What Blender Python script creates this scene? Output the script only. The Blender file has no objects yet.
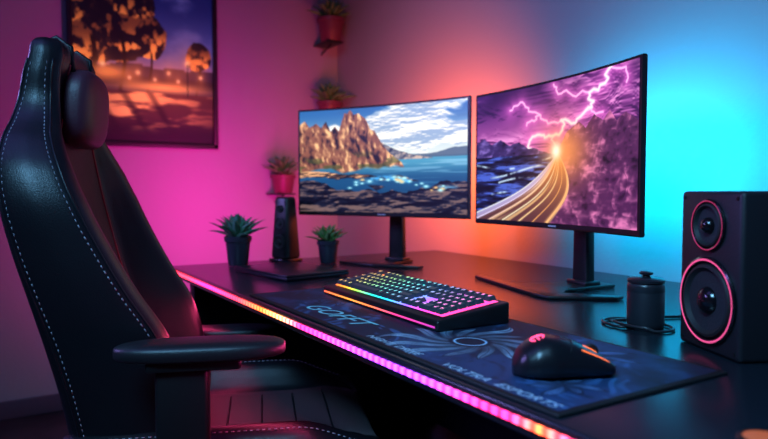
import bpy, bmesh, math, random
import numpy as np
from mathutils import Vector, Matrix
random.seed(7)
S = bpy.context.scene
col = S.collection
D = bpy.data
S.view_settings.view_transform = 'Standard'

# ------------------------------------------------------------------ helpers
def mat(name, base=(.5,.5,.5), rough=.5, metal=0., emis=None, es=0., bump=0., bscale=60., coat=0., var=0., sheen=0.):
    m = D.materials.new(name); m.use_nodes = True
    nt = m.node_tree; b = nt.nodes['Principled BSDF']
    b.inputs['Base Color'].default_value = (*base, 1)
    b.inputs['Roughness'].default_value = rough
    b.inputs['Metallic'].default_value = metal
    b.inputs['Coat Weight'].default_value = coat
    b.inputs['Coat Roughness'].default_value = .15
    b.inputs['Sheen Weight'].default_value = sheen
    if emis:
        b.inputs['Emission Color'].default_value = (*emis, 1)
        b.inputs['Emission Strength'].default_value = es
    if bump or var:
        tc = nt.nodes.new('ShaderNodeTexCoord')
        n = nt.nodes.new('ShaderNodeTexNoise'); n.inputs['Scale'].default_value = bscale
        n.inputs['Detail'].default_value = 5
        nt.links.new(tc.outputs['Object'], n.inputs['Vector'])
        if bump:
            bp = nt.nodes.new('ShaderNodeBump'); bp.inputs['Strength'].default_value = bump
            bp.inputs['Distance'].default_value = .004
            nt.links.new(n.outputs['Fac'], bp.inputs['Height'])
            nt.links.new(bp.outputs['Normal'], b.inputs['Normal'])
        if var:
            r = nt.nodes.new('ShaderNodeValToRGB')
            r.color_ramp.elements[0].position = .3; r.color_ramp.elements[1].position = .7
            r.color_ramp.elements[0].color = (*[c*(1-var) for c in base], 1)
            r.color_ramp.elements[1].color = (*[min(1,c*(1+var)) for c in base], 1)
            nt.links.new(n.outputs['Fac'], r.inputs['Fac'])
            nt.links.new(r.outputs['Color'], b.inputs['Base Color'])
    return m

def empty(name, loc, rz=0):
    e = D.objects.new(name, None); e.empty_display_size = .05
    e.location = loc; e.rotation_euler = (0, 0, rz); col.objects.link(e); return e

def obj_from(name, verts, faces, m=None, parent=None, smooth=True, loc=None, rot=None):
    me = D.meshes.new(name); me.from_pydata([tuple(v) for v in verts], [], faces); me.update()
    bm = bmesh.new(); bm.from_mesh(me); bmesh.ops.recalc_face_normals(bm, faces=bm.faces); bm.to_mesh(me); bm.free()
    return finish(name, me, m, parent, smooth, loc, rot)

def finish(name, me, m, parent, smooth, loc=None, rot=None):
    if smooth:
        me.polygons.foreach_set('use_smooth', [True]*len(me.polygons))
    o = D.objects.new(name, me)
    if m: 
        for mm in (m if isinstance(m, (list, tuple)) else [m]): me.materials.append(mm)
    if parent: o.parent = parent
    if loc: o.location = loc
    if rot: o.rotation_euler = rot
    col.objects.link(o); return o

def autosmooth(o, ang=35):
    me = o.data
    bm = bmesh.new(); bm.from_mesh(me)
    for e in bm.edges:
        if len(e.link_faces) == 2:
            e.smooth = e.calc_face_angle(0) < math.radians(ang)
    bm.to_mesh(me); bm.free()

def box(name, size, loc, m, parent=None, bev=.003, seg=3, rot=None, taper=None):
    bm = bmesh.new(); bmesh.ops.create_cube(bm, size=1)
    for v in bm.verts:
        v.co = Vector((v.co.x*size[0], v.co.y*size[1], v.co.z*size[2]))
        if taper and v.co.z > 0:
            v.co.x *= taper[0]; v.co.y *= taper[1]
    if bev:
        bmesh.ops.bevel(bm, geom=bm.edges[:], offset=bev, segments=seg, profile=.5, affect='EDGES')
    me = D.meshes.new(name); bm.to_mesh(me); bm.free()
    o = finish(name, me, m, parent, bool(bev), loc, rot)
    if bev: autosmooth(o, 50)
    return o

def lathe(name, prof, m, parent=None, loc=None, rot=None, n=40, sharp=40):
    V = []; F = []
    k = len(prof)
    for i in range(n):
        a = 2*math.pi*i/n
        for r, z in prof: V.append((r*math.cos(a), r*math.sin(a), z))
    for i in range(n):
        j = (i+1) % n
        for q in range(k-1):
            F.append((i*k+q, j*k+q, j*k+q+1, i*k+q+1))
    me = D.meshes.new(name); me.from_pydata(V, [], F)
    bm = bmesh.new(); bm.from_mesh(me); bmesh.ops.remove_doubles(bm, verts=bm.verts, dist=1e-6)
    bmesh.ops.recalc_face_normals(bm, faces=bm.faces); bm.to_mesh(me); bm.free()
    o = finish(name, me, m, parent, True, loc, rot); autosmooth(o, sharp); return o

def tube(name, pts, r, m, parent=None, n=10, closed=False, cap=True):
    pts = [Vector(p) for p in pts]; V = []; F = []
    N = len(pts); rr = r if isinstance(r, (list, tuple)) else [r]*N
    up = Vector((0, 0, 1))
    for i, p in enumerate(pts):
        a = pts[(i-1) % N] if (i > 0 or closed) else p
        b = pts[(i+1) % N] if (i < N-1 or closed) else p
        t = (b-a).normalized()
        s = t.cross(up)
        if s.length < 1e-3: s = t.cross(Vector((1, 0, 0)))
        s.normalize(); w = s.cross(t).normalized()
        for k in range(n):
            an = 2*math.pi*k/n
            V.append(p+(s*math.cos(an)+w*math.sin(an))*rr[i])
    M = N if closed else N-1
    for i in range(M):
        j = (i+1) % N
        for k in range(n):
            F.append((i*n+k, i*n+(k+1) % n, j*n+(k+1) % n, j*n+k))
    if cap and not closed:
        F.append(tuple(range(n))); F.append(tuple((N-1)*n+k for k in range(n)))
    return obj_from(name, V, F, m, parent)

def loft(name, rings, m, parent=None, cap=True, matfn=None):
    n = len(rings[0]); V = [p for r in rings for p in r]; F = []
    for i in range(len(rings)-1):
        for k in range(n):
            F.append((i*n+k, i*n+(k+1) % n, (i+1)*n+(k+1) % n, (i+1)*n+k))
    if cap:
        F.append(tuple(range(n))[::-1]); F.append(tuple((len(rings)-1)*n+k for k in range(n)))
    o = obj_from(name, V, F, m, parent)
    if matfn:
        for p in o.data.polygons:
            p.material_index = matfn(p.center, p.normal)
    return o

def prism(name, poly, z0, z1, m, parent=None, bev=.002):
    bm = bmesh.new(); a = [bm.verts.new((x, y, z0)) for x, y in poly]; f = bm.faces.new(a)
    r = bmesh.ops.extrude_face_region(bm, geom=[f])
    for v in [g for g in r['geom'] if isinstance(g, bmesh.types.BMVert)]: v.co.z = z1
    bmesh.ops.recalc_face_normals(bm, faces=bm.faces)
    if bev: bmesh.ops.bevel(bm, geom=bm.edges[:], offset=bev, segments=2, profile=.5, affect='EDGES')
    me = D.meshes.new(name); bm.to_mesh(me); bm.free()
    o = finish(name, me, m, parent, True); autosmooth(o, 40); return o

def catmull(P, closed=True, sub=4):
    P = [Vector(p) for p in P]; n = len(P); out = []
    rng = range(n) if closed else range(n-1)
    for i in rng:
        if closed: a, b, c, d = P[(i-1) % n], P[i], P[(i+1) % n], P[(i+2) % n]
        else: a, b, c, d = P[max(i-1, 0)], P[i], P[i+1], P[min(i+2, n-1)]
        for k in range(sub):
            t = k/sub
            out.append(.5*((2*b)+(c-a)*t+(2*a-5*b+4*c-d)*t*t+(3*b-a-3*c+d)*t**3))
    if not closed: out.append(P[-1])
    return out

# ---- numpy painting
def vn(x, y, seed=0):
    rs = np.random.RandomState(seed); T = rs.rand(64, 64)
    xi = np.floor(x).astype(int); yi = np.floor(y).astype(int)
    fx = x-xi; fy = y-yi; fx = fx*fx*(3-2*fx); fy = fy*fy*(3-2*fy)
    g = lambda a, b: T[b % 64, a % 64]
    return (g(xi, yi)*(1-fx)+g(xi+1, yi)*fx)*(1-fy)+(g(xi, yi+1)*(1-fx)+g(xi+1, yi+1)*fx)*fy
def fbm(x, y, o=5, seed=0):
    s = 0; a = .5; t = 0
    for i in range(o):
        s = s+a*vn(x*2**i+i*7.3, y*2**i+i*3.1, seed+i); t += a; a *= .5
    return s/t
def ridged(x, y, o=5, seed=0):
    s = 0; a = .5; t = 0
    for i in range(o):
        s = s+a*(1-np.abs(2*vn(x*2**i+i*5.3, y*2**i+i*9.1, seed+i)-1)); t += a; a *= .5
    return s/t
def relief(h, k=9., lx=-.8, ly=-.6):
    gy, gx = np.gradient(h); n = h.shape[1]/100.
    return np.clip(.5+k*n*(lx*-gx+ly*-gy), 0, 1)
def ss(a, b, x):
    t = np.clip((x-a)/(b-a), 0, 1); return t*t*(3-2*t)
def mix(A, B, f):
    return A*(1-f[..., None])+np.asarray(B)*f[..., None]
def over(A, B, f):
    f = f[..., None]; return A*(1-f)+B*f
def segd(x, y, p, q, asp=1.78):
    px, py = p[0]*asp, p[1]; qx, qy = q[0]*asp, q[1]; X = x*asp
    dx, dy = qx-px, qy-py; L = dx*dx+dy*dy+1e-12
    t = np.clip(((X-px)*dx+(y-py)*dy)/L, 0, 1)
    return np.hypot(X-px-t*dx, y-py-t*dy)
def lin(A):
    A = np.clip(A, 0, 1); return np.where(A <= .04045, A/12.92, ((A+.055)/1.055)**2.4)
def contrast(I, k=1.15, piv=.42):
    return np.clip(piv+(I-piv)*k, 0, 1)

def painted(name, nx, ny, pos, img, m, parent):
    """dense grid, colour attribute painted procedurally. img (ny,nx,3) sRGB, row 0 = top"""
    u, v = np.meshgrid(np.linspace(0, 1, nx), np.linspace(0, 1, ny))
    P = pos(u, v).reshape(-1, 3)
    me = D.meshes.new(name)
    idx = np.arange(nx*ny).reshape(ny, nx)
    f = np.stack([idx[:-1, :-1], idx[1:, :-1], idx[1:, 1:], idx[:-1, 1:]], -1).reshape(-1, 4)
    me.vertices.add(nx*ny); me.vertices.foreach_set('co', P.astype(np.float32).ravel())
    me.loops.add(len(f)*4); me.loops.foreach_set('vertex_index', f.astype(np.int32).ravel())
    me.polygons.add(len(f)); me.polygons.foreach_set('loop_start', np.arange(0, len(f)*4, 4, dtype=np.int32))
    me.update(calc_edges=True)
    a = me.color_attributes.new('Col', 'FLOAT_COLOR', 'POINT')
    C = np.ones((nx*ny, 4), np.float32); C[:, :3] = lin(img).reshape(-1, 3)
    a.data.foreach_set('color', C.ravel())
    return finish(name, me, m, parent, True)

def attr_mat(name, emit=None, rough=.5, base=False):
    m = D.materials.new(name); m.use_nodes = True; nt = m.node_tree; b = nt.nodes['Principled BSDF']
    a = nt.nodes.new('ShaderNodeAttribute'); a.attribute_name = 'Col'
    b.inputs['Roughness'].default_value = rough
    b.inputs['Base Color'].default_value = (.004, .004, .005, 1)
    if emit:
        nt.links.new(a.outputs['Color'], b.inputs['Emission Color'])
        b.inputs['Emission Strength'].default_value = emit
    if base or not emit:
        nt.links.new(a.outputs['Color'], b.inputs['Base Color'])
    return m

def ramp_emit(name, x0, x1, stops, strength, dots=0, dmin=.35):
    m = D.materials.new(name); m.use_nodes = True; nt = m.node_tree; b = nt.nodes['Principled BSDF']
    b.inputs['Base Color'].default_value = (.05, .05, .05, 1)
    tc = nt.nodes.new('ShaderNodeTexCoord'); sp = nt.nodes.new('ShaderNodeSeparateXYZ')
    nt.links.new(tc.outputs['Object'], sp.inputs[0])
    mr = nt.nodes.new('ShaderNodeMapRange'); mr.inputs['From Min'].default_value = x0; mr.inputs['From Max'].default_value = x1
    nt.links.new(sp.outputs['X'], mr.inputs['Value'])
    r = nt.nodes.new('ShaderNodeValToRGB'); cr = r.color_ramp
    while len(cr.elements) > 1: cr.elements.remove(cr.elements[-1])
    cr.elements[0].position = stops[0][0]; cr.elements[0].color = (*stops[0][1], 1)
    for p, c in stops[1:]:
        e = cr.elements.new(p); e.color = (*c, 1)
    nt.links.new(mr.outputs[0], r.inputs['Fac']); nt.links.new(r.outputs['Color'], b.inputs['Emission Color'])
    if dots:
        mu = nt.nodes.new('ShaderNodeMath'); mu.operation = 'MULTIPLY'; mu.inputs[1].default_value = 2*math.pi*dots
        sn = nt.nodes.new('ShaderNodeMath'); sn.operation = 'SINE'
        m2 = nt.nodes.new('ShaderNodeMapRange'); m2.inputs['From Min'].default_value = -1; m2.inputs['From Max'].default_value = 1
        m2.inputs['To Min'].default_value = strength*dmin; m2.inputs['To Max'].default_value = strength
        nt.links.new(sp.outputs['X'], mu.inputs[0]); nt.links.new(mu.outputs[0], sn.inputs[0])
        nt.links.new(sn.outputs[0], m2.inputs['Value']); nt.links.new(m2.outputs[0], b.inputs['Emission Strength'])
    else:
        b.inputs['Emission Strength'].default_value = strength
    return m

# ------------------------------------------------------------------ materials
M_wall = mat('wall_plaster', (.40,.40,.44), .85, bump=.25, bscale=90)
M_ceil = mat('ceiling_paint', (.22,.22,.26), .9, bump=.1)
M_floor = mat('floor_dark_wood', (.030,.022,.027), .35, bump=.15, bscale=12, var=.4)
M_base = mat('baseboard_paint', (.10,.08,.12), .5, bump=.05)
M_desk = mat('desk_laminate', (.010,.015,.022), .25, bump=.04, bscale=220, var=.25)
M_metal = mat('black_metal', (.012,.012,.014), .4, .3, bump=.03)
M_plast = mat('black_plastic', (.010,.010,.012), .34, bump=.04, bscale=400)
M_gloss = mat('gloss_black', (.006,.006,.008), .15, coat=.5, bump=.01)
M_matte = mat('matte_black', (.014,.014,.016), .6, bump=.1, bscale=300)
M_leather = mat('black_leather', (.008,.008,.012), .36, bump=.16, bscale=420)
M_fabric = mat('seat_fabric', (.070,.018,.030), .50, bump=.4, bscale=420, sheen=.1)
M_pillow = mat('pillow_leather', (.080,.024,.042), .42, bump=.2, bscale=350)
M_stitch = mat('stitch_thread', (.40,.38,.45), .6, bump=.05)
M_red = mat('red_trim', (.35,.02,.04), .5, bump=.05)

# ------------------------------------------------------------------ room
X0, X1, Y0, Y1, ZC = -3.08, 1.9, -2.2, 1.61, 2.6
box('floor', (X1-X0+.2, Y1-Y0+.2, .1), ((X0+X1)/2, (Y0+Y1)/2, -.05), M_floor, bev=0)
box('ceiling', (X1-X0+.2, Y1-Y0+.2, .1), ((X0+X1)/2, (Y0+Y1)/2, ZC+.05), M_ceil, bev=0)
box('wall_left', (.1, Y1-Y0+.2, ZC), (X0-.05, (Y0+Y1)/2, ZC/2), M_wall, bev=0)
box('wall_right', (.1, Y1-Y0+.2, ZC), (X1+.05, (Y0+Y1)/2, ZC/2), M_wall, bev=0)
box('wall_back', (X1-X0, .1, ZC), ((X0+X1)/2, Y1+.05, ZC/2), M_wall, bev=0)
box('wall_front', (X1-X0, .1, ZC), ((X0+X1)/2, Y0-.05, ZC/2), M_wall, bev=0)
box('baseboard_left', (.014, Y1-Y0, .075), (X0+.007, (Y0+Y1)/2, .0375), M_base, bev=.003)
box('baseboard_back', (X1-X0-.03, .014, .075), ((X0+X1)/2, Y1-.007, .0375), M_base, bev=.003)

# ------------------------------------------------------------------ desk
DT = .70; YF = .515
desk = empty('computer_desk', (0, 0, 0))
dx0, dx1 = -2.18, .42
box('tabletop', (dx1-dx0, 1.60-YF, .03), ((dx0+dx1)/2, (YF+1.60)/2, DT-.015), M_desk, desk, bev=.004)
for i, x in enumerate((dx0+.06, dx1-.06)):
    for j, y in enumerate((YF+.08, 1.50)):
        box(f'leg_{i}{j}', (.05, .05, DT-.03), (x, y, (DT-.03)/2), M_metal, desk, bev=.004)
    box(f'foot_{i}', (.05, 1.0, .03), (x, (YF+1.58)/2, .016), M_metal, desk, bev=.004)
    box(f'side_light_block_{i}', (.018, .86, DT-.06), (x, (YF+1.58)/2, (DT-.03)/2+.014), M_desk, desk, bev=.002)  # added slab that stops wall light so the space under the desk stays dark
box('back_rail', (dx1-dx0-.1, .04, .06), ((dx0+dx1)/2, 1.5, DT-.062), M_metal, desk, bev=.004)
box('rear_light_block', (dx1-dx0-.14, .016, .60), ((dx0+dx1)/2, 1.47, .35), M_desk, desk, bev=.002)  # added sheet at the rear, also there to keep the under-desk space dark
O = (1, .13, .02); PK = (1, .02, .20); RD = (1, .03, .07); PU = (.36, .04, 1); YL = (1, .34, .12); MG = (1, .04, .50)
L = dx1-dx0
def st(x): return (x-dx0)/L
stops = [(0, RD), (st(-1.95), RD), (st(-1.75), PK), (st(-1.5), RD), (st(-1.34), O), (st(-1.24), YL), (st(-1.14), PK), (st(-1.02), MG),
         (st(-.90), PU), (st(-.72), PU), (st(-.66), MG), (st(-.60), PK), (st(-.55), PK), (st(-.505), O), (st(-.45), PK), (st(-.3), MG), (1, PU)]
M_led = ramp_emit('led_strip_rgb', dx0, dx1, stops, 9, dots=55, dmin=.22)
ls = box('led_strip', (L-.02, .004, .009), ((dx0+dx1)/2, YF-.0022, DT-.013), M_led, desk, bev=.001)
for v in ls.data.vertices: v.co += ls.location
ls.location = (0, 0, 0)

# ------------------------------------------------------------------ screens artwork
def rocktex(x, y, sx, sy, seed, dark, cool, warm, lx=-.85, ly=-.4, k=2.6):
    wx = x+.02*(fbm(x*18, y*18, 3, seed+50)-.5)
    big = relief(fbm(wx*sx*.8, y*sy*.8, 3, seed), k*2.2, lx, ly)
    med = relief(ridged(wx*sx*1.3, y*sy*1.2, 3, seed+5), k*.55, lx, ly)
    fine = fbm(wx*sx*6, y*sy*6, 2, seed+11)
    s = .55*big+.36*med+.26*(fine-.30)
    I = np.zeros(x.shape+(3,))+np.array(dark)
    I = mix(I, cool, ss(.22, .48, s)); return mix(I, warm, ss(.48, .78, s))

def art_left(nx, ny):
    x, y = np.meshgrid(np.linspace(0, 1, nx), np.linspace(0, 1, ny))
    I = np.zeros((ny, nx, 3))+np.array((.18,.42,.66)); I = mix(I, (.84,.88,.86), ss(0, .46, y))
    c = fbm(x*2.8+2, y*6+fbm(x*5, y*5, 3, 2), 6, 3)
    cs = relief(fbm(x*4+2, y*8, 5, 3), 3., -.2, -1)
    bank = .19*np.exp(-((x-.64)/.20)**2-((y-.27)/.17)**2)
    cl = ss(.47, .57, c+bank)
    cc = mix(np.zeros_like(I)+np.array((.58,.67,.77)), (1.,.97,.92), ss(.30, .62, cs))
    I = over(I, cc, cl*.94)
    I = mix(I, (.22,.36,.50), ss(.55, .8, fbm(x*3+9, y*7+4, 4, 9))*.55*(1-ss(.3,.5,y)))
    g = fbm(x*5, y*46, 2, 21)
    sea = np.zeros_like(I)+np.array((.30,.60,.72)); sea = mix(sea, (.80,.90,.90), ss(.55, .75, g)*.4)
    sea = mix(sea, (.07,.28,.46), ss(.50, .70, y)*.9); sea = mix(sea, (.04,.13,.26), ss(.72, .98, y)*.8)
    sea = mix(sea, (.45,.72,.88), ss(.62, .74, g)*(1-ss(.55, .9, y))*.35)
    I = np.where((y > .475)[..., None], sea, I)
    h = .460-.05*ss(.78, .95, x)-.015*fbm(x*24, x*0, 3, 5)
    I = mix(I, (.30,.38,.46), ss(0, .01, y-h)*(y < .49)*(x > .66)*.9)
    rg = np.interp(x, [0,.5,.55,.60,.66,.72,.78,.84], [.40,.33,.38,.41,.445,.465,.485,.52])+.03*(fbm(x*30, y*3, 4, 12)-.5)
    k = rocktex(x, y, 12, 12, 90, (.18,.22,.30), (.44,.44,.48), (.80,.70,.63)); f = ss(0, .004, y-rg)*(y < .515-.02*x)*(x < .84)
    I = over(I, k, f)
    cx = [0,.03,.06,.10,.13,.16,.19,.215,.24,.26,.275,.29,.31,.33,.36,.40,.43,.46,.50,.55,.62,.66]
    cy = [.14,.10,.16,.12,.17,.11,.21,.16,.20,.10,.03,.04,.01,.06,.04,.10,.20,.23,.34,.44,.53,.62]
    rg = np.interp(x, cx, cy)+.025*(fbm(x*34, y*2, 4, 11)-.5)
    k = rocktex(x, y, 12, 5, 31, (.13,.09,.12), (.56,.35,.27), (1.,.78,.55), .8, -.4, 2.9)
    k = mix(k, (.29,.33,.15), ss(.36, .52, y)*ss(.50, .58, fbm(x*10, y*16, 3, 41))*.65)
    f = ss(0, .004, y-rg)*(1-ss(.57, .60, y-.12*(fbm(x*7, x*0, 3, 44)-.5)+.05*(x-.3)))
    I = over(I, k, f)
    def mass(top, bot, kk):
        nonlocal I
        I = over(I, kk, ss(0, .006, y-top)*ss(.0, .015, bot-y))
    nz = fbm(x*10, x*0, 4, 51)-.5; nz2 = fbm(x*14+5, x*0, 4, 56)-.5
    k1 = rocktex(x, y, 10, 22, 54, (.10,.08,.11), (.42,.31,.27), (.94,.70,.50), -.5, -.9)
    mass(.60+.10*x+.05*nz+.30*np.maximum(0, x-.62), .665+.06*x+.05*nz2, k1)
    k2 = rocktex(x, y, 9, 16, 64, (.02,.03,.07), (.10,.12,.20), (.46,.37,.36), -.6, -.9)
    mass(.80-.12*ss(.35, 0, x)-.10*ss(.60, .95, x)+.08*nz2, 1.1+0*x, k2)
    mass(np.where(np.abs(x-.47) < .13, .735+.8*(x-.47)**2*4+.03*nz, 2.), .80-.8*np.abs(x-.47)+.02*nz2, k2)
    I = mix(I, (.30,.72,1.), np.exp(-((y-(.72+.05*np.sin(x*9)))/.018)**2)*ss(.30, .45, x)*(1-ss(.85, 1, x))*ss(.42, .60, fbm(x*20, y*20, 3, 57))*.9)
    rs = np.random.RandomState(4)
    for q in range(30):
        px = .28+.60*rs.rand(); py = .70+.05*math.sin(px*9)+.05*rs.rand(); s = .006+.008*rs.rand()
        d = np.exp(-(((x-px)*1.78)/(s*2.2))**2-((y-py)/s)**2)
        I = mix(I, (.70,.96,1.) if q % 4 else (1.,.80,.50), np.clip(d, 0, 1))
    return contrast(I, 1.08)

def jag(p, q, rs, n=4, amp=.16):
    P = [np.array(p, float), np.array(q, float)]
    for _ in range(n):
        Q = [P[0]]
        for a, b in zip(P[:-1], P[1:]):
            d = b-a; m = (a+b)/2+np.array((-d[1], d[0]))*rs.uniform(-amp*2, amp*2); Q += [m, b]
        P = Q
    return P
def art_right(nx, ny):
    x, y = np.meshgrid(np.linspace(0, 1, nx), np.linspace(0, 1, ny))
    I = np.zeros((ny, nx, 3))+np.array((.28,.11,.40)); I = mix(I, (.72,.36,.66), ss(.02, .5, y))
    cn_ = fbm(x*2.8+1.3*fbm(x*4, y*4, 3, 3), y*5, 5, 13); cr = relief(fbm(x*2.8+1.3*fbm(x*4, y*4, 3, 3), y*5, 5, 13), 4.2, .2, -1)
    I = mix(I, (.95,.62,.88), ss(.42, .70, cn_)*ss(.35, .8, cr)*.9); I = mix(I, (.12,.05,.24), ss(.52, .15, cr)*.75)
    I = mix(I, (.10,.04,.20), (1-ss(0, .25, y))*ss(.35, .6, fbm(x*4+4, y*6, 4, 14))*.6)
    rs = np.random.RandomState(12)
    main = [[(.84,0),(.72,.13)],[(.72,.13),(.70,.24)],[(.70,.24),(.55,.28)],[(.55,.28),(.50,.38)],[(.50,.38),(.40,.36)],[(.40,.36),(.36,.46)]]
    sec = [[(.72,.13),(.58,.08)],[(.58,.08),(.50,.02)],[(.55,.28),(.42,.22)],[(.42,.22),(.30,.10)],[(.30,.10),(.22,.15)],[(.70,.24),(.80,.27)],[(.50,.38),(.53,.47)],[(.42,.22),(.33,.28)],[(.84,.0),(.93,.12)]]
    d1 = np.full_like(x, 9.); d2 = np.full_like(x, 9.)
    for lst, tgt in ((main, 1), (sec, 2)):
        for p, q in lst:
            J = jag(p, q, rs, 3, .17)
            for a, b in zip(J[:-1], J[1:]):
                dd = segd(x, y, a, b)
                if tgt == 1: d1 = np.minimum(d1, dd)
                else: d2 = np.minimum(d2, dd)
    da = np.minimum(d1, d2*1.3)
    I = mix(I, (1.,.45,.90), np.exp(-(da/.075))*.75); I = mix(I, (1.,.74,.96), np.exp(-(d2/.008)**2)); I = mix(I, (1.,.95,1.), np.exp(-(d1/.014)**2))
    vpx, vpy = .50, .50
    r = np.interp(x, [0,.05,.10,.16,.22,.28,.34,.40,.46,.52], [.38,.35,.40,.36,.42,.40,.45,.465,.485,.51])+.03*(fbm(x*26, y*2, 4, 17)-.5)
    k = rocktex(x, y, 7, 8, 18, (.08,.06,.18), (.20,.15,.37), (.52,.42,.74)); f = ss(0, .005, y-r)*(x < .53)
    I = over(I, k, f)
    gy = np.maximum(y-vpy, .0005)
    cen = vpx+.03-.9*gy**1.6+.10*np.sin(gy*9)*gy
    ang = (x-cen)/gy
    road = (y > vpy)*ss(-.60, -.56, ang)*(1-ss(.58, .62, ang))
    k = rocktex(x, y, 5, 14, 28, (.04,.04,.12), (.10,.12,.30), (.28,.38,.78), -.3, -1)
    for i_, (yy, ph) in enumerate(((.56,.0),(.62,1.),(.70,2.2),(.80,3.))):
        k = mix(k, (.78,.90,1.), np.exp(-((y-yy-.04*np.sin(x*8+ph)-.10*(vpx-x)*i_*.2)/.008)**2)*ss(.40, .60, fbm(x*18, y*4, 3, 29+i_))*.95)
    g = (y > vpy)*(ang < -.55); I = np.where(g[..., None], k, I)
    r = np.interp(x, [.5,.54,.58,.62,.66,.70,.75,.80,.84,.88,.93,1], [.53,.46,.37,.33,.30,.35,.27,.32,.26,.33,.29,.36])+.03*(fbm(x*22, y*3, 5, 19)-.5)
    k = rocktex(x+.25*y, y, 6.5, 5.5, 20, (.06,.03,.11), (.30,.14,.32), (.86,.48,.70), .8, -.5, 2.9)
    k = mix(k, (1.,.60,.34), np.exp(-((x-.58)/.13)**2-((y-.50)/.18)**2)*.75)
    f = ((ss(0, .008, y-r)*(x > .5)*(y <= vpy)+(y > vpy)*(ang > .6)) > .5).astype(float)
    I = over(I, k, f)
    rc = np.zeros_like(I)+np.array((.20,.11,.20)); rc = mix(rc, (1.,.62,.30), np.exp(-gy/.28))
    s1 = fbm(ang*9+40, gy*1.2, 3, 24); tint = np.zeros_like(I)+np.array((1.,.82,.55)); tint = mix(tint, (.74,.74,1.), 1-ss(-.5, -.1, ang))
    rc = over(rc, tint, ss(.48, .60, s1)*(.5+.5*np.exp(-gy/.4)))
    for a0, w, c_ in ((-.55,.030,(.90,.95,1.)),(-.38,.018,(.9,.85,1.)),(-.20,.010,(1.,.85,.8)),(-.02,.020,(1.,.95,.78)),(.20,.018,(1.,.85,.6)),(.38,.010,(1.,.7,.4)),(.56,.030,(1.,.76,.5))):
        rc = mix(rc, c_, np.exp(-((ang-a0)/w)**2)*.95)
    I = over(I, rc, road)
    d = np.hypot((x-vpx-.02)*1.78, y-vpy+.01)
    I = mix(I, (1.,.62,.28), np.exp(-(d/.17))*.95); I = mix(I, (1.,.97,.85), np.exp(-(d/.058)**2))
    return contrast(I, 1.06)

def monitor(name, p_left, p_right, zb, zt, art, sag=.03, foot=None, backlight=None):
    pl, pr = Vector(p_left), Vector(p_right); W = (pr-pl).length; H = zt-zb
    ang = math.atan2((pr-pl).y, (pr-pl).x); mid = (pl+pr)/2
    e = empty(name, (mid.x, mid.y, 0), ang)
    cur = lambda x: sag*(1-(2*x/W)**2)
    n = 32; xs = [-W/2+W*i/n for i in range(n+1)]
    def shell(nm, z0, z1, y0, y1f, m, bev=.003):
        rings = []
        for i, x in enumerate(xs):
            a = y0+cur(x); b = y1f(x)+cur(x); c = bev
            rings.append([(x, a+c, z0), (x, b-c, z0), (x, b, z0+c), (x, b, z1-c), (x, b-c, z1), (x, a+c, z1), (x, a, z1-c), (x, a, z0+c)])
        o = loft(nm, rings, m, e); autosmooth(o, 30); return o
    bulge = lambda x: .014+.030*max(0, 1-(2.2*x/W)**2)
    shell('panel_shell', zb, zt, 0, bulge, M_plast)
    bz = .007; bb = .014
    img = art(720, 405)
    def pos(u, v):
        x = -W/2+bz+(W-2*bz)*u; y = sag*(1-(2*x/W)**2)-.0012; z = zt-bz-(H-bz-bb)*v
        return np.stack([x, y, z], -1)
    painted('screen', 720, 405, pos, img, M_screen, e)
    box('rear_housing', (W*.42, .05, H*.5), (0, sag+.055, (zb+zt)/2), M_plast, e, bev=.015)
    box('chin_badge', (.03, .001, .004), (0, sag-.0012, zb+.007), mat('badge_grey', (.5,.5,.55), .4), e, bev=0)
    zc = (zb+zt)/2-.04; fy = sag+.10
    box('stand_column', (.058, .028, zc-DT-.004), (0, fy, (zc+DT)/2+.004), M_plast, e, bev=.006, taper=(.8, 1))
    box('stand_cap', (.062, .045, .03), (0, sag+.092, zc), M_plast, e, bev=.006)
    prism('stand_foot', foot, DT+.0006, DT+.009, M_plast, e, bev=.0025)
    box('stand_hub', (.075, .05, .012), (0, fy, DT+.013), M_plast, e, bev=.004)
    if backlight:
        c, es, pw, spr = backlight
        ml = mat(name+'_rear_led', (.1,.1,.1), .5, emis=c, es=es)
        for nm, zz in (('rear_led_top', zt-.05), ('rear_led_bottom', zb+.05)):
            box(nm, (W*.7, .004, .008), (0, sag+.050, zz), ml, e, bev=0)
        la = D.lights.new(name+'_backlight', 'AREA'); la.shape = 'RECTANGLE'; la.size = W*.7; la.size_y = H*.6
        la.color = c; la.energy = pw; la.spread = math.radians(spr)
        lo = D.objects.new('backlight', la); lo.parent = e; lo.location = (0, sag+.125, (zb+zt)/2); lo.rotation_euler = (math.radians(90), 0, 0)
        col.objects.link(lo)
    return e

M_screen = attr_mat('monitor_display', emit=1.15, rough=.35)
fR = [(-.265,-.060),(-.255,-.085),(.08,-.125),(.125,-.120),(.200,.010),(.190,.040),(.095,-.055),(.055,-.01),(.045,.15),(-.045,.15),(-.055,-.01),(-.09,-.055)]
fL = [(-.16,.03),(-.155,.0),(0,-.03),(.155,.0),(.16,.03),(.04,.03),(.04,.17),(-.04,.17),(-.04,.03)]
fR = [(x, y+.045) for x, y in fR]
mR = monitor('computer_monitor', (-1.475, 1.227, 0), (-.846, 1.135, 0), .853, 1.226, art_right, foot=fR, backlight=((0.0,.56,1.0), 5, 5.2, 140))
mL = monitor('computer_monitor.001', (-2.116, .95, 0), (-1.515, 1.236, 0), .862, 1.232, art_left, foot=fL, backlight=((1.0,.12,.025), 6, 9.5, 145))

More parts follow.
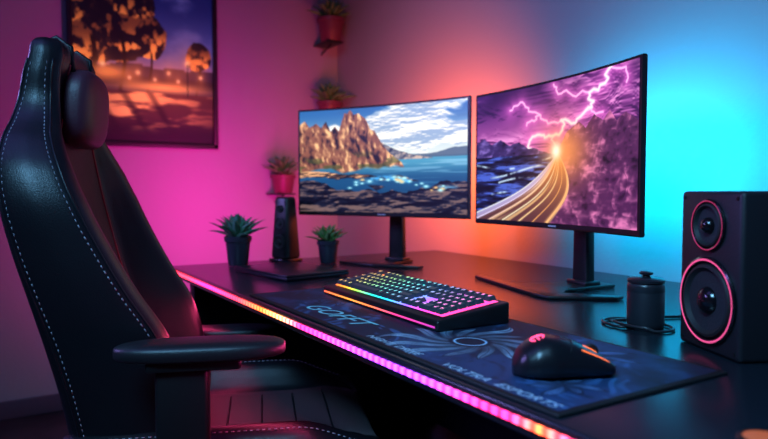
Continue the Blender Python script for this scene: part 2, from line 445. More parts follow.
# ------------------------------------------------------------------ mousepad
def art_pad(nx, ny):
    x, y = np.meshgrid(np.linspace(0, 1, nx), np.linspace(0, 1, ny)); asp = 3.0; X = x*asp
    I = np.zeros((ny, nx, 3))+np.array((.06,.11,.22)); I = mix(I, (.13,.25,.42), ss(.40, .66, fbm(X*2.6, y*2.6, 5, 61)))
    w = fbm(X*1.4, y*1.4, 3, 62)*2.4; rr_ = relief(fbm(X*3+w, y*3+w, 4, 63), 3.5, .6, -.8)
    I = mix(I, (.30,.50,.74), ss(.60, .85, rr_)*.6); I = mix(I, (.03,.06,.13), ss(.42, .15, rr_)*.6)
    for cx, cy, R, n, ph, co_ in ((2.52, .34, .26, 9, 1., (.40,.60,.86)), (1.42, .34, .24, 9, 0, (.34,.54,.80)), (.55, .55, .22, 8, .3, (.22,.40,.62)), (2.78, .74, .16, 7, .5, (.48,.66,.90)), (2.02, .58, .46, 13, .3, (.74,.88,1.))):
        dx_, dy_ = X-cx, y-cy; d = np.hypot(dx_, dy_*1.1); a = np.arctan2(dy_, dx_)+.5*np.sin(d*7+cx)
        q_ = a*n/(2*np.pi)+ph; idx = np.floor(q_).astype(int) % n
        saw = 1-np.abs((q_ % 1)-.5)*2
        rv = np.random.RandomState(int(cx*100)).rand(64)[idx]
        pet = R*(.30+(.35+.50*rv)*saw**.9)
        body_ = ss(.006, -.006, d-pet)
        sh = .45+.55*ss(.2, .9, saw)*(.5+.5*rv); sh = sh*np.clip(.35+d/R*.9, .25, 1)*(.75+.5*(fbm(a*6, d*20, 2, 68)-.3))
        I = mix(I, (.02,.04,.10), ss(.026, .0, d-pet)*.85)
        I = mix(I, co_, np.clip(body_*sh, 0, 1)*.9); I = mix(I, (.05,.11,.22), body_*ss(.92, .98, saw)*.7)
    d = np.hypot(X-2.02, (y-.58)*1.1); I = mix(I, (.05,.09,.19), ss(.13, .10, d)); I = mix(I, (.70,.88,1.), ss(.014, .0, np.abs(d-.085)))
    e = np.minimum(np.minimum(X, asp-X), np.minimum(y, 1-y))
    I = mix(I, (.02,.03,.05), (e < .014).astype(float))
    return I
pad = empty('mousepad', (0, 0, 0))
px0, px1, py0, py1 = -1.462, -.492, .528, .852
box('pad_base', (px1-px0, py1-py0, .004), ((px0+px1)/2, (py0+py1)/2, DT+.0023), M_matte, pad, bev=.0015)
M_pad = attr_mat('pad_print', rough=.65)
painted('pad_print', 900, 300, lambda u, v: np.stack([px0+.004+(px1-px0-.008)*u, py1-.004-(py1-py0-.008)*v, np.full_like(u, DT+.0047)], -1), art_pad(900, 300), M_pad, pad)
M_teal = mat('print_teal', (.25,.62,.72), .6, emis=(.05,.5,.6), es=.08, bump=.02)
M_pale = mat('print_pale', (.55,.68,.80), .6, bump=.02)
for nm, tx, sz, lc, sc, mm in (('lettering', 'GOFFT', .060, (-1.13, .566, DT+.0050), 1.25, M_teal), ('small_lettering', 'VOLTRA  ESPORTS', .020, (-.62, .541, DT+.0050), 1.3, M_pale), ('small_lettering', 'NIGHT  DRIVE', .018, (-.86, .541, DT+.0050), 1.3, M_pale)):
    tc = D.curves.new(nm, 'FONT'); tc.body = tx; tc.size = sz; tc.extrude = .0001; tc.align_x = 'CENTER'; tc.shear = .3
    to = D.objects.new(nm, tc); to.parent = pad; to.location = lc; to.scale = (sc, 1.0, 1)
    tc.materials.append(mm); col.objects.link(to)

# ------------------------------------------------------------------ keyboard
kb = empty('mechanical_keyboard', (-1.128, .748, DT+.0048), math.radians(-2.5))
KW, KD = .484, .160; hf, hb = .019, .040
def wedge(nm, w, y0, y1, z00, z01, z10, z11, m, bev=.004):
    V = [(-w/2,y0,z00),(w/2,y0,z00),(w/2,y0,z01),(-w/2,y0,z01),(-w/2,y1,z10),(w/2,y1,z10),(w/2,y1,z11),(-w/2,y1,z11)]
    F = [(0,1,2,3),(5,4,7,6),(4,0,3,7),(1,5,6,2),(3,2,6,7),(4,5,1,0)]
    me = D.meshes.new(nm); me.from_pydata(V, [], F)
    bm = bmesh.new(); bm.from_mesh(me); bmesh.ops.recalc_face_normals(bm, faces=bm.faces)
    if bev: bmesh.ops.bevel(bm, geom=bm.edges[:], offset=bev, segments=3, profile=.5, affect='EDGES')
    bm.to_mesh(me); bm.free(); o = finish(nm, me, m, kb, True); autosmooth(o, 45); return o
wedge('case', KW, -KD/2, KD/2, 0, hf, 0, hb, M_plast, .004)
tilt = math.atan2(hb-hf, KD)
def zt(y): return hf+(y+KD/2)*math.tan(tilt)
ru = [(0,(1,.10,.03)),(.14,(1,.35,.03)),(.26,(.35,.9,.08)),(.40,(.02,.8,.55)),(.55,(.02,.45,1)),(.70,(.25,.10,1)),(.84,(1,.05,.55)),(1,(1,.05,.20))]
M_glow = ramp_emit('key_underglow', -KW/2, KW/2, ru, 2.6)
M_leg = ramp_emit('key_legends', -KW/2, KW/2, [(0,(1,.35,.12)),(.16,(1,.75,.20)),(.30,(.5,1,.35)),(.45,(.2,1,.85)),(.60,(.25,.65,1)),(.75,(.55,.40,1)),(.9,(1,.25,.75)),(1,(1,.25,.45))], 2.4)
M_strip = ramp_emit('front_lightbar', -KW/2, KW/2, [(0,(1,.10,.05)),(.3,(1,.30,.04)),(.5,(1,.16,.05)),(.7,(.7,.03,.2)),(1,(.3,.02,.3))], 2.4)
ya_, yb_ = -.0565, .0680
wedge('underglow_plate', KW-.038, ya_, yb_, zt(ya_)-.002, zt(ya_)+.0008, zt(yb_)-.002, zt(yb_)+.0008, M_glow, 0)
box('front_lightbar', (KW-.016, .002, .003), (0, -KD/2-.0006, .0075), M_strip, kb, bev=.0005)
U = .0196; rowsY = [.0585, .0315, .0115, -.0085, -.0285, -.0485]
rows = [
 [1,-1,1,1,1,1,-.5,1,1,1,1,-.5,1,1,1,1,-.25,1,1,1,-.25,1,1,1,1],
 [1]*13+[2,-.25,1,1,1,-.25,1,1,1,1],
 [1.5]+[1]*12+[1.5,-.25,1,1,1,-.25,1,1,1,1],
 [1.75]+[1]*11+[2.25,-.25,-3,-.25,1,1,1,1],
 [2.25]+[1]*10+[2.75,-.25,-1,1,-1,-.25,1,1,1,1],
 [1.25,1.25,1.25,6.25,1.25,1.25,1.25,1.25,-.25,1,1,1,-.25,2,1,1]]
KV = []; KF = []; LV = []; LF = []
for ry, row in zip(rowsY, rows):
    x = -11.25*U
    for w in row:
        if w < 0: x += -w*U; continue
        xa, xb = x+.0014, x+w*U-.0014; ya, yb = ry-.0085, ry+.0085
        z0 = zt(ry)+.0035; z1 = zt(ry)+.0115; i = len(KV); ins = .0023
        sl = math.tan(tilt)*.0089
        for _, q, z in [(0, 0.0, z0), (.25, .0004, z0+.001), (1, ins, z1-.0009), (1, ins+.0010, z1)]:
            KV += [(xa+q, ya+q, z-sl), (xb-q, ya+q, z-sl), (xb-q, yb-q, z+sl), (xa+q, yb-q, z+sl)]
        for l in range(3):
            for k in range(4):
                KF.append((i+l*4+k, i+l*4+(k+1) % 4, i+l*4+4+(k+1) % 4, i+l*4+4+k))
        KF.append((i+12, i+13, i+14, i+15))
        cx = (xa+xa+.0172)/2; cy = ry+.0005; g = .0032; zz = z1+.0003
        if w < 5:
            strokes = random.sample([(-g,-g,-g,g),(g,-g,g,g),(-g,g,g,g),(-g,-g,g,-g),(-g,0,g,0),(0,-g,0,g),(-g,-g,g,g)], random.choice([2,3,3]))
            for (a, b, c, d) in strokes:
                t = Vector((c-a, d-b, 0)).normalized(); s = Vector((-t.y, t.x, 0))*.0007
                i = len(LV)
                for (qx, qy) in ((a,b),(c,d)):
                    for sg in (1, -1):
                        X_, Y_ = cx+qx+s.x*sg, cy+qy+s.y*sg
                        LV.append((X_, Y_, zz+(Y_-ry)*math.tan(tilt)))
                LF.append((i, i+1, i+3, i+2))
        x += w*U
M_key = mat('keycap_plastic', (.05,.065,.08), .38, bump=.05, bscale=500)
obj_from('keycaps', KV, KF, M_key, kb, smooth=False)
obj_from('key_legends', LV, LF, M_leg, kb, smooth=False)

# ------------------------------------------------------------------ mouse
ms = empty('gaming_mouse', (-.603, .652, DT+.0050), math.radians(-24))
ML = .134
def msec(t):   # t 0 rear .. 1 front
    w = np.interp(t, [0,.03,.08,.18,.32,.5,.7,.86,.95,1], [.006,.019,.028,.036,.040,.0385,.037,.036,.032,.020])
    h = np.interp(t, [0,.03,.08,.18,.30,.42,.6,.78,.92,1], [.014,.026,.036,.046,.052,.052,.045,.033,.022,.014])
    return w, h
rings = []; NT = 48
for i in range(NT+1):
    t = i/NT; t = .5-.5*math.cos(math.pi*t); w, h = msec(t); y = (t-.5)*ML; r = []
    for k in range(32):
        a = 2*math.pi*k/32; ca, sa = math.cos(a), math.sin(a)
        xx = w*math.copysign(abs(ca)**.75, ca)
        zz = .012+(h-.012)*abs(sa)**.9 if sa >= 0 else .012-.0115*abs(sa)**.5
        r.append((xx*(1 if sa >= 0 else 1-.10*abs(sa)), y, max(zz, .0005)))
    rings.append(r)
body = loft('body', rings, mat('mouse_plastic', (.010,.010,.014), .30, bump=.02), ms)
sm = body.modifiers.new('s', 'SMOOTH'); sm.iterations = 3; sm.factor = .4
def mtop(x, t):
    w, h = msec(t); c = min(1, abs(x)/w); ca = c**(1/.75); sa = math.sqrt(max(0, 1-ca*ca)); return .012+(h-.012)*sa**.9
def onm(x, t, off=.0): return (x, (t-.5)*ML, mtop(x, t)+off)
tube('button_split', [onm(0, t, -.0002) for t in np.linspace(.58, .97, 14)], .0008, M_matte, ms, n=6)
tube('button_seam', [onm(x, .56-.06*(x/.03)**2, -.0001) for x in np.linspace(-.032, .032, 16)], .0007, M_matte, ms, n=6)
lathe('scroll_wheel', [(0,-.0035),(.009,-.0035),(.0105,-.002),(.0105,.002),(.009,.0035),(0,.0035)], M_matte, ms, loc=(0, (.80-.5)*ML, mtop(0, .80)-.003), rot=(0, math.radians(90), 0))
M_or = mat('mouse_orange_glow', (.1,.05,.02), .5, emis=(1,.16,.03), es=2.0)
tube('wheel_glow', [onm(.0060, t, -.0002) for t in np.linspace(.70, .84, 8)], .0011, M_or, ms, n=6)
tube('side_light', [onm(.026, t, -.0004) for t in np.linspace(.62, .90, 14)], .0009, M_or, ms, n=6)
M_pk = mat('mouse_logo_glow', (.1,.02,.05), .5, emis=(1,.06,.20), es=3.0)
LT = .24
lg = []
for k in range(26):
    a = math.radians(35+290*k/25); lg.append(onm(.0085*math.cos(a), LT+.0085*math.sin(a)/ML, .0001))
tube('logo_ring', lg, .0011, M_pk, ms, n=6)
tube('logo_bar', [onm(.0085-.0085*k/6, LT, .0001) for k in range(7)], .0011, M_pk, ms, n=6)
tube('logo_wing', [onm(-.002+.0045*math.cos(a), LT+.0045*math.sin(a)/ML, .0001) for a in np.linspace(1.6, 4.6, 10)], .0009, M_pk, ms, n=6)

# ------------------------------------------------------------------ speaker
sp = empty('bookshelf_speaker', (-.580, .945, DT), math.radians(-24.3))
box('cabinet', (.150, .20, .248), (0, .100, .1245), mat('speaker_vinyl', (.014,.014,.019), .45, bump=.15, bscale=250), sp, bev=.007)
def driver(nm, z, R, ringm, cone):
    g = lambda n, p, m: lathe(nm+n, p, m, sp, loc=(0, 0, z), rot=(math.radians(90), 0, 0), n=56)
    g('_frame', [(R*1.0,-.001),(R*1.06,.0005),(R*1.06,.004),(R*1.0,.006),(R*.93,.005),(R*.90,.001),(R*.90,-.001)], M_gloss)
    g('_ring', [(R*.955,.0052),(R*.985,.0062),(R*1.01,.0058),(R*1.02,.0045)], ringm)
    g('_surround', [(R*.90,.001),(R*.86,.006),(R*.80,.007),(R*.74,.003),(R*.70,.0006)], M_matte)
    g('_cone', [(R*.71,.0012),(R*.5,.0004),(R*.32,.0003)], cone)
    g('_dustcap', [(R*.34,.0004),(R*.30,.006),(R*.18,.011),(0,.013)], M_gloss)
M_rr = mat('woofer_ring_glow', (.2,.02,.03), .4, emis=(1,.10,.34), es=1.0)
M_rt = mat('tweeter_ring_glow', (.2,.02,.03), .4, emis=(1,.06,.26), es=.42)
M_cone = mat('paper_cone', (.022,.022,.030), .7, bump=.4, bscale=300)
driver('woofer', .080, .064, M_rr, M_cone)
driver('tweeter', .196, .038, M_rt, M_cone)
for sx in (-1, 1):
    for z in (.012, .238):
        lathe('screw', [(0,.0015),(.003,.0012),(.0032,0)], M_metal, sp, loc=(sx*.064, -.0002, z), rot=(math.radians(90), 0, 0), n=12)

# ------------------------------------------------------------------ small canister speaker + cable
cn = empty('mini_cylinder_speaker', (-.748, 1.025, DT))
R = .0325
lathe('body', [(0,.001),(R*.9,.001),(R*.98,.004),(R,.010),(R,.064),(R*.985,.0655),(R*1.0,.067),(R,.076),(R*.97,.080),(R*.93,.081),(R*.93,.083)], mat('canister_dark', (.022,.024,.032), .34, coat=.3, bump=.1, bscale=500), cn)
lathe('lid', [(R*.93,.082),(R*1.0,.083),(R*1.0,.087),(R*.9,.090),(R*.35,.092),(R*.22,.093),(R*.2,.095),(R*.36,.097),(R*.38,.100),(R*.28,.102),(0,.103)], mat('canister_lid', (.018,.019,.026), .3, bump=.02), cn)
cab = [(.0,-.034,.004)]
for k in range(38):
    a = -math.pi/2-k*.19; rr = .047+.007*math.sin(k*.3)
    cab.append((-.010+rr*1.25*math.cos(a), -.006+rr*math.sin(a), .0035+.0045*(k > 28)))
cab += [(-.03,.09,.0035),(.01,.2,.0035),(.03,.5,.0035)]
tube('cable', catmull(cab, False, 3), .0028, mat('cable_rubber', (.025,.025,.03), .32, bump=.02), cn, n=8)

pk = empty('orange_glow_standin', (-.330, .640, DT))  # made-up glowing disc standing in for an orange glow of unknown source
lathe('glow_standin_body', [(0,.001),(.024,.001),(.026,.003),(.026,.008),(.024,.010),(.021,.010)], M_plast, pk)
lathe('glow_standin_top', [(.021,.0095),(.015,.011),(0,.0115)], mat('glow_standin_emit', (.2,.1,.05), .5, emis=(1,.18,.03), es=.35), pk)

# ------------------------------------------------------------------ closed laptop
lp = empty('closed_laptop', (-1.79, .775, DT), math.radians(9))
box('base', (.30, .215, .009), (0, 0, .0065), mat('laptop_shell', (.03,.022,.035), .35, .6, bump=.02), lp, bev=.003)
box('lid', (.30, .215, .006), (0, 0, .0145), mat('laptop_lid', (.035,.025,.04), .3, .6, bump=.02), lp, bev=.0028)
for sx in (-1, 1):
    for sy in (-1, 1):
        lathe('foot', [(0,0),(.008,0),(.008,.003),(0,.003)], M_matte, lp, loc=(sx*.12, sy*.085, .0002), n=16)
for sx in (-1,1): box('hinge', (.04,.008,.008), (sx*.09, .107, .0105), M_metal, lp, bev=.002)

# ------------------------------------------------------------------ small tower speaker
tw = empty('tower_speaker', (-2.105, .895, DT), math.radians(25))
box('cabinet', (.082, .070, .215), (0, 0, .120), M_plast, tw, bev=.010, taper=(.70, .7))
box('base_plate', (.09, .08, .012), (0, 0, .0065), M_gloss, tw, bev=.004)
for z, r in ((.07, .026), (.135, .021), (.185, .013)):
    yy = -.035*(1-.3*(z-.012)/.215)-.001
    lathe('driver', [(r,-.002),(r,.003),(r*.85,.004),(r*.7,.001),(r*.4,.001),(r*.3,.005),(0,.006)], M_matte, tw, loc=(0, yy, z), rot=(math.radians(93), 0, 0), n=28)

# ------------------------------------------------------------------ plants
def leafset(n, Ln, W, seed, spread=1.):
    rs = random.Random(seed); V = []; F = []
    for i in range(n):
        az = i*2.39996+rs.uniform(-.2, .2); ti = (i+.5)/n
        el = math.radians(85-62*ti*spread+rs.uniform(-7, 7)); l = Ln*(.80+.25*ti)*rs.uniform(.85, 1.1)
        d = Vector((math.cos(az), math.sin(az), 0)); s = Vector((-math.sin(az), math.cos(az), 0))
        p = d*.006; b = len(V); seg = 6
        for k in range(seg+1):
            t = k/seg; e2 = el-.5*t*t+.1*t
            if k: p = p+(d*math.cos(e2)+Vector((0,0,1))*math.sin(e2))*l/seg
            w = W*(math.sin(math.pi*min(1, .18+.82*t))**.8 if t < 1 else .02)*.5+.0004
            nrm = Vector((0,0,1))*math.cos(e2)-d*math.sin(e2)
            V += [p+s*w+nrm*w*.35, p-nrm*w*.22, p-s*w+nrm*w*.35, p+nrm*w*.22]
        for k in range(seg):
            for q in range(4):
                F.append((b+k*4+q, b+k*4+(q+1) % 4, b+k*4+4+(q+1) % 4, b+k*4+4+q))
    return V, F
M_leaf = mat('succulent_leaf', (.12,.28,.08), .42, bump=.1, var=.35, bscale=30)
M_leaf2 = mat('aloe_leaf', (.08,.24,.15), .4, bump=.1, var=.3, bscale=30)
M_soil = mat('soil', (.02,.014,.01), .95, bump=1, bscale=150)
def plant(name, loc, r, h, Ln, W, potm, leafm, n=30, seed=1, spread=1.):
    e = empty(name, loc)
    lathe('pot', [(0,.001),(r*.72,.001),(r*.76,.004),(r*.94,h*.80),(r*1.04,h*.82),(r*1.06,h*.98),(r*1.0,h),(r*.93,h*.98),(r*.90,h*.86)], potm, e)
    lathe('soil', [(r*.93,h*.87),(r*.5,h*.90),(0,h*.91)], M_soil, e)
    V, F = leafset(n, Ln, W, seed, spread); V = [v+Vector((0,0,h*.88)) for v in V]
    obj_from('leaves', V, F, leafm, e); return e
M_potr = mat('pot_terracotta_red', (.17,.035,.065), .45, bump=.1)
M_potd = mat('pot_dark_ceramic', (.035,.03,.05), .35, bump=.05)
plant('potted_succulent', (-2.075, .712, DT), .043, .098, .108, .026, M_potd, M_leaf2, 36, 1)
plant('potted_succulent.001', (-1.985, 1.00, DT), .037, .078, .078, .021, M_potd, M_leaf, 32, 2)
def shelf(loc):
    e = empty('wall_shelf', loc)
    box('board', (.165, .09, .008), (.0835, 0, -.0045), M_metal, e, bev=.002)
    tube('brace', [(.004, 0, -.045), (.05, 0, -.03), (.12, 0, -.010)], .004, M_metal, e)
for (y, z, r, h, Ln, sd) in ((1.515, 1.700, .068, .118, .125, 3), (1.505, 1.290, .062, .11, .130, 4), (1.249, .935, .060, .090, .125, 5)):
    plant('wall_potted_plant' if sd == 3 else f'wall_potted_plant.{sd-3:03d}', (-2.965, y, z), r, h, Ln, .034, M_potr, M_leaf, 40, sd)
    shelf((X0, y, z))

# ------------------------------------------------------------------ poster
def art_poster(nx, ny):
    x, y = np.meshgrid(np.linspace(0, 1, nx), np.linspace(0, 1, ny))
    I = np.zeros((ny, nx, 3))+np.array((.10,.13,.36)); I = mix(I, (.27,.30,.56), ss(.2, .55, y)); I = mix(I, (.60,.42,.52), ss(.5, .66, y)*.8)
    I = mix(I, (.44,.44,.68), ss(.5, .72, fbm(x*3, y*6, 5, 71))*.5)
    sk = .60+.05*np.floor(fbm(x*9, x*0, 2, 77)*5)/5-.03
    I = mix(I, (.15,.11,.22), ss(0, .008, y-sk)*(y < .70))
    for cx, cy, rx, ry in ((.10,.36,.26,.20),(.34,.30,.22,.20),(.24,.46,.30,.14),(.52,.44,.15,.11),(.02,.50,.2,.12),(.88,.52,.10,.08)):
        d = np.hypot((x-cx)/rx, (y-cy)/ry)+.55*(fbm(x*11, y*13, 4, 72)-.5)
        f = ss(1.0, .9, d); t = fbm(x*20, y*22, 4, 74); lit = ss(-.5, .7, (y-cy)/ry+.3*(t-.5))
        k = np.zeros_like(I)+np.array((.07,.05,.10)); k = mix(k, (.40,.23,.16), ss(.42, .58, t)); k = mix(k, (1.,.64,.30), ss(.50, .64, t)*lit)
        I = over(I, k, f)
    for tx, w, yt in ((.13,.020,.44),(.33,.016,.42),(.52,.010,.50),(.88,.008,.55)):
        tr = ss(w, w*.6, np.abs(x-tx-.02*np.sin(y*14)))*ss(yt, yt+.04, y)*(1-ss(.73, .74, y)); I = mix(I, (.06,.03,.05), tr*.95)
    I = mix(I, (.13,.08,.12), ss(.64, .66, y)*(y < .735)*.75)
    I = mix(I, (1.,.76,.42), np.exp(-((x-.62)/.28)**2-((y-.70)/.026)**2)*.95)
    I = mix(I, (1.,.68,.32), np.exp(-((x-.24)/.14)**2-((y-.64)/.04)**2)*.85)
    g = ss(.725, .735, y); t = fbm(x*4, y*26, 4, 75)
    k = np.zeros_like(I)+np.array((.28,.15,.17)); k = mix(k, (1.,.72,.42), ss(.44, .64, t)*np.exp(-((x-.5)/.42)**2)); k = mix(k, (.07,.04,.09), ss(.84, .97, y))
    for tx in (.13, .33, .52): k = mix(k, (.10,.05,.09), ss(.05, .0, np.abs(x-tx-(y-.73)*.8))*.6)
    I = over(I, k, g)
    for px, py, s in ((.80,.56,.020),(.66,.62,.014),(.90,.63,.014),(.44,.63,.016),(.20,.60,.018),(.73,.66,.012),(.56,.66,.012),(.38,.66,.012),(.07,.63,.014)):
        I = mix(I, (1,.95,.74), np.exp(-((x-px)/s)**2-((y-py)/(s*.75))**2))
        I = mix(I, (1,.66,.32), np.exp(-np.hypot((x-px), (y-py)*.8)/.05)*.5)
    I = mix(I, (.05,.04,.08), ss(.004, .002, np.abs(x-.80))*(y > .56)*(y < .74))
    return contrast(I, 1.1, .4)
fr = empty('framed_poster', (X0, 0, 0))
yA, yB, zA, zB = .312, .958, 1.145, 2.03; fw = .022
M_frame = mat('frame_black', (.012,.010,.014), .45, bump=.05)
for nm, sz, lc in (('frame_left', (.025, fw, zB-zA), (.0135, yA+fw/2, (zA+zB)/2)), ('frame_right', (.025, fw, zB-zA), (.0135, yB-fw/2, (zA+zB)/2)),
                   ('frame_bottom', (.025, yB-yA, fw), (.0135, (yA+yB)/2, zA+fw/2)), ('frame_top', (.025, yB-yA, fw), (.0135, (yA+yB)/2, zB-fw/2))):
    box(nm, sz, lc, M_frame, fr, bev=.003)
box('backing', (.008, yB-yA-.01, zB-zA-.01), (.006, (yA+yB)/2, (zA+zB)/2), M_frame, fr, bev=0)
painted('print', 300, 410, lambda u, v: np.stack([np.full_like(u, .0115), yA+fw*.8+(yB-yA-1.6*fw)*u, zB-fw*.8-(zB-zA-1.6*fw)*v], -1), art_poster(300, 410), attr_mat('poster_print_self_lit', emit=.45, rough=.5, base=True), fr)  # emission added to the art so its colours show without a lamp on it

# ------------------------------------------------------------------ gaming chair
ch = empty('gaming_chair', (-1.364, .4165, 0), math.radians(-21))
zt_ = [.42,.50,.60,.69,.77,.85,.93,.99,1.04,1.08,1.12,1.17,1.20]
rear = [-.235,-.250,-.265,-.285,-.305,-.325,-.340,-.347,-.348,-.346,-.340,-.330,-.322]
bolf = [-.030,-.030,-.045,-.072,-.120,-.162,-.198,-.224,-.246,-.260,-.266,-.264,-.260]
cenf = [-.140,-.150,-.170,-.195,-.222,-.243,-.262,-.272,-.276,-.276,-.274,-.268,-.262]
hw = [.205,.225,.245,.258,.268,.275,.278,.262,.222,.172,.148,.146,.142]
ZT = 1.20
def cinterp(z, T):
    z = max(zt_[0], min(zt_[-1]-1e-6, z)); i = max(k for k in range(len(zt_)-1) if zt_[k] <= z)
    t = (z-zt_[i])/(zt_[i+1]-zt_[i])
    a, b, c, d = T[max(i-1, 0)], T[i], T[i+1], T[min(i+2, len(T)-1)]
    return .5*((2*b)+(c-a)*t+(2*a-5*b+4*c-d)*t*t+(3*b-a-3*c+d)*t**3)
def sec(z, kw=1., kd=1.):
    r, b, c, w = (cinterp(z, T) for T in (rear, bolf, cenf, hw)); w *= kw
    if kd < 1:
        m = (r+c)/2; r = m+(r-m)*kd; b = m+(b-m)*kd; c = m+(c-m)*kd
    half = [(0, c), (.36, c), (.56, c+.004), (.66, c+.45*(b-c)), (.76, b-.004), (.86, b), (.945, b-.012), (.985, r+.72*(b-r)-.006), (1.0, r+.45*(b-r)), (.975, r+.15*(b-r)), (.90, r+.012), (.70, r+.001), (.36, r-.006)]
    return [(x*w, y, 0) for x, y in half]+[(0, r-.008, 0)]+[(-x*w, y, 0) for x, y in reversed(half[1:])]
rings = []
NZ = 64
for i in range(NZ+1):
    z = .42+(ZT-.42)*i/NZ
    rings.append([(p.x, p.y, z) for p in catmull(sec(z), True, 4)])
for kz, kw, kd in ((.012,.985,.97), (.022,.95,.88), (.030,.88,.72), (.035,.78,.5), (.037,.6,.25)):
    rings.append([(p.x, p.y, ZT+kz) for p in catmull(sec(ZT, kw, kd), True, 4)])
pre = []
for kz, kw, kd in ((-.03,.7,.35), (-.027,.85,.6), (-.018,.94,.85), (-.008,.985,.96)):
    pre.append([(p.x, p.y, .42+kz) for p in catmull(sec(.42, kw, kd), True, 4)])
rings = pre+rings
def bmatfn(c, n):
    w = cinterp(c.z, hw); return 1 if (abs(c.x) < .60*w and n.y > .2) else 0
back = loft('backrest', rings, [M_leather, M_fabric], ch, matfn=bmatfn)
def stitches(nm, pts, off, m=M_stitch, step=.011, ln=.0055, r=.0010):
    pts = [Vector(p) for p in pts]; V = []; F = []
    Ls = [0]
    for a, b in zip(pts[:-1], pts[1:]): Ls.append(Ls[-1]+(b-a).length)
    def at(s):
        for i in range(len(Ls)-1):
            if Ls[i+1] >= s: t = (s-Ls[i])/max(1e-9, Ls[i+1]-Ls[i]); return pts[i].lerp(pts[i+1], t)
        return pts[-1]
    s = 0
    while s+ln < Ls[-1]:
        a = at(s); b = at(s+ln); t = (b-a).normalized(); u = t.cross(Vector(off)).normalized(); w = u.cross(t)
        i = len(V)
        for p in (a, b):
            for q in range(5):
                an = 2*math.pi*q/5; V.append(p+(u*math.cos(an)+w*math.sin(an))*r+Vector(off)*.0008)
        for q in range(5): F.append((i+q, i+(q+1) % 5, i+5+(q+1) % 5, i+5+q))
        F.append(tuple(range(i, i+5))); F.append(tuple(range(i+5, i+10)))
        s += step
    return obj_from(nm, V, F, m, ch)
for sg, nm in ((1, 'r'), (-1, 'l')):
    seam = []; seam2 = []; seam3 = []
    for i in range(90):
        z = .43+(ZT-.01-.43)*i/89; w = cinterp(z, hw); b = cinterp(z, bolf); r = cinterp(z, rear); c = cinterp(z, cenf)
        seam.append((sg*.945*w, b-.012, z)); seam2.append((sg*.975*w, r+.15*(b-r), z)); seam3.append((sg*.56*w, c+.004, z))
    tube('seam_front_'+nm, seam, .0022, M_leather, ch, n=6); tube('seam_rear_'+nm, seam2, .0022, M_leather, ch, n=6)
    stitches('stitch_front_'+nm, [Vector(p)+Vector((sg*.003, -.009, 0)) for p in seam], (sg, .1, 0))
    stitches('stitch_rear_'+nm, [Vector(p)+Vector((sg*.0015, .008, 0)) for p in seam2], (sg, 0, 0), r=.0007)
    tube('panel_piping_'+nm, seam3, .003, M_red, ch, n=6)
def superell(nm, a, b, c, e1, e2, m, parent, loc, rot=None):
    rings = []
    for i in range(1, 24):
        ph = -math.pi/2+math.pi*i/24; r = []
        for k in range(40):
            th = 2*math.pi*k/40; f = lambda v, e: math.copysign(abs(v)**e, v)
            r.append((a*f(math.cos(ph), e1)*f(math.cos(th), e2), b*f(math.cos(ph), e1)*f(math.sin(th), e2), c*f(math.sin(ph), e1)))
        rings.append(r)
    o = loft(nm, rings, m, parent); o.location = loc
    if rot: o.rotation_euler = rot
    return o
superell('head_pillow', .100, .034, .078, .65, .6, M_pillow, ch, (0, -.254, 1.112), (math.radians(-4), 0, 0))
superell('lumbar_pillow', .135, .040, .075, .6, .55, M_pillow, ch, (0, -.145, .585), (math.radians(12), 0, 0))
for sx in (-1, 1):
    tube('pillow_strap', [(sx*.07, -.256, 1.17), (sx*.07, -.260, 1.225), (sx*.07, -.285, 1.243), (sx*.07, -.325, 1.225), (sx*.07, -.344, 1.17)], .005, M_leather, ch, n=8)
# seat
def g_(y, a, b): return float(ss(a, b, np.array(y)))
def ssec(y):
    f = g_(y, .16, .32); w = .262-.012*f
    ct = .455+.012*f-.02*g_(y, .24, .33); bt = .515-.045*f; bo = .375
    half = [(0, ct), (.4, ct), (.6, ct+.006), (.70, ct+.5*(bt-ct)), (.80, bt), (.92, bt-.004), (.99, bt-.025), (1., (bt+bo)/2), (.98, bo+.015), (.9, bo), (.5, bo-.005)]
    return [(x*w, 0, z) for x, z in half]+[(0, 0, bo-.006)]+[(-x*w, 0, z) for x, z in reversed(half[1:])]
def sring(y, k=1.):
    P = catmull(ssec(y), True, 4); c = Vector((0, 0, .43))
    return [(p.x*(.5+.5*k), y, c.z+(p.z-c.z)*k) for p in P]
rings = [sring(-.255, .8)]+[sring(y) for y in np.linspace(-.245, .290, 32)]+[sring(.307, .97), sring(.319, .88), sring(.326, .7), sring(.330, .4)]
seat = loft('seat', rings, [M_leather, M_fabric], ch, matfn=lambda c, n: 1 if (abs(c.x) < .155 and n.z > .3) else 0)
for sg in (-1, 1):
    sp_ = []
    for y in np.linspace(-.20, .298, 50):
        f = g_(y, .16, .32); w = .262-.012*f; bt = .515-.045*f
        sp_.append((sg*.92*w, y, bt-.002))
    stitches('seat_stitch', sp_, (sg*.4, 0, .9))
for y in np.linspace(-.12, .24, 6):
    tube('seat_channel', [(x, y, .4565+.012*g_(y, .16, .32)) for x in np.linspace(-.14, .14, 12)], .0022, M_leather, ch, n=6)
for sg in (-1, 1):
    box('recliner_plate', (.012, .13, .12), (sg*.262, -.21, .43), M_plast, ch, bev=.005)
    lathe('recliner_hub', [(0,.012),(.03,.012),(.036,.006),(.036,0)], M_plast, ch, loc=(sg*.266, -.20, .44), rot=(0, sg*math.radians(90), 0))
M_pad_arm = mat('arm_pad_pu', (.014,.014,.018), .40, bump=.15, bscale=300)
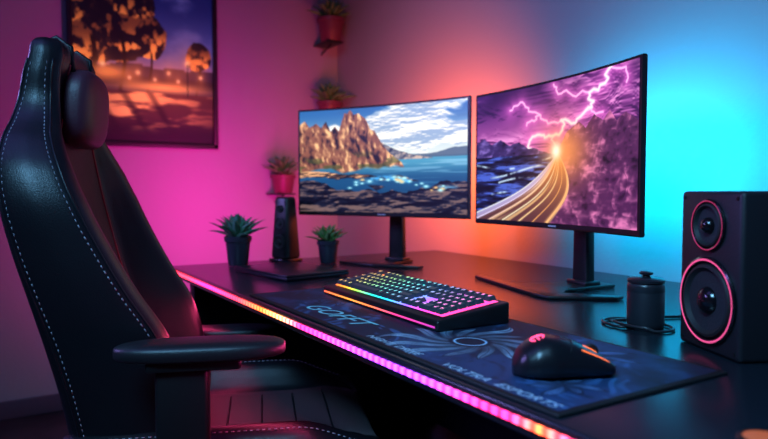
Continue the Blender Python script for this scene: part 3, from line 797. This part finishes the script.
def arm(sg, zp):
    x = sg*.33
    rings = []; Lh = .137
    for i in range(33):
        t = -1+2*i/32; y = Lh*math.sin(t*math.pi/2); q = (1-abs(y/Lh)**3.2)**(1/2.4) if abs(y) < Lh else .0
        q = max(q, .05); w = .045*q*(1+.06*t); r = []
        for k in range(28):
            a = 2*math.pi*k/28; f = lambda v: math.copysign(abs(v)**.62, v)
            r.append((x+w*f(math.cos(a)), .0+y, zp-.017+.017*(.35+.65*q)*f(math.sin(a))))
        rings.append(r)
    loft('arm_pad', rings, M_pad_arm, ch)
    box('arm_pad_base', (.060, .15, .018), (x, -.01, zp-.038), M_plast, ch, bev=.006)
    box('arm_post_upper', (.036, .085, zp-.50), (x, -.03, (zp-.04+.45)/2), M_plast, ch, bev=.008)
    box('arm_post_lower', (.048, .10, .18), (x, -.03, .44), M_plast, ch, bev=.010)
    box('arm_button', (.006, .02, .03), (x+sg*.025, -.03, .48), M_gloss, ch, bev=.002)
    box('arm_bracket', (.17, .075, .014), (sg*.27, -.03, .350), M_metal, ch, bev=.004)
arm(1, .705); arm(-1, .590)
box('seat_plate', (.24, .28, .02), (0, 0, .358), M_metal, ch, bev=.004)
box('tilt_mechanism', (.13, .20, .05), (0, 0, .325), M_metal, ch, bev=.008)
lathe('gas_lift', [(0,.09),(.028,.09),(.028,.20),(.022,.21),(.022,.31),(0,.31)], M_metal, ch)
lathe('base_hub', [(0,.07),(.045,.07),(.05,.08),(.045,.125),(.03,.13),(0,.13)], M_plast, ch)
for k in range(5):
    a = math.radians(72*k+20); d = Vector((math.cos(a), math.sin(a), 0))
    tube('base_arm', [d*.03+Vector((0,0,.105)), d*.15+Vector((0,0,.098)), d*.27+Vector((0,0,.078))], [.026,.021,.015], M_plast, ch, n=10)
    c = d*.265; s = Vector((-d.y, d.x, 0))
    for q in (-1, 1):
        lathe('caster_wheel', [(0,-.008),(.022,-.008),(.027,-.004),(.027,.004),(.022,.008),(0,.008)], M_plast, ch, loc=c+s*.014*q+Vector((0,0,.0275)), rot=(math.radians(90), 0, a), n=20)
    lathe('caster_stem', [(0,.03),(.006,.03),(.006,.085),(0,.085)], M_metal, ch, loc=c, n=10)

# ------------------------------------------------------------------ lights
def area(name, loc, target, sx, sy, color, energy, spread=180):
    la = D.lights.new(name, 'AREA'); la.shape = 'RECTANGLE'; la.size = sx; la.size_y = sy; la.color = color; la.energy = energy
    la.spread = math.radians(spread)
    o = D.objects.new(name, la); o.location = loc
    o.rotation_euler = (Vector(target)-Vector(loc)).to_track_quat('-Z', 'Y').to_euler(); col.objects.link(o); return o
area('magenta_wall_fill', (-2.21, .95, .69), (-3.08, .82, .96), .08, .6, (1, .015, .40), 6.0, 105)  # added fill with no visible fixture, puts the magenta glow on the left wall
area('overhead_fill', (-1.5, -.3, 2.55), (-2.0, .3, 0), 1.6, 1.4, (.22, .22, 1), 7)  # added overhead fill for dim violet ambience, no fixture modelled
area('blue_key_fill', (-.1, -.6, 2.2), (-.9, .7, .7), .6, .6, (.22, .60, 1), 11, 90)  # unseen key light added to brighten desk and mousepad in blue
area('violet_rim_fill', (-2.6, -1.2, 1.7), (-1.4, .4, .9), .6, .6, (.36, .28, 1), 9, 90)  # unseen rim light added to edge the chair in violet
# separate area light added along the desk-edge LED strip to redden the chair
area('led_strip_fill', (-1.25, YF-.006, DT-.02), (-1.25, YF-.40, DT-.30), 1.7, .012, (1, .05, .22), 2.2, 150)

w = D.worlds.new('room_world'); S.world = w; w.use_nodes = True
w.node_tree.nodes['Background'].inputs[0].default_value = (.02, .015, .04, 1)
w.node_tree.nodes['Background'].inputs[1].default_value = .5

# ------------------------------------------------------------------ camera
cd = D.cameras.new('camera'); cd.lens = 30.3; cd.sensor_width = 36; cd.clip_start = .02
co = D.objects.new('camera', cd); co.location = (0, 0, .95)
co.rotation_euler = (math.radians(90-2.6), 0, math.radians(58.3)); col.objects.link(co); S.camera = co
cd.dof.use_dof = True; cd.dof.focus_distance = 1.25; cd.dof.aperture_fstop = 3.2
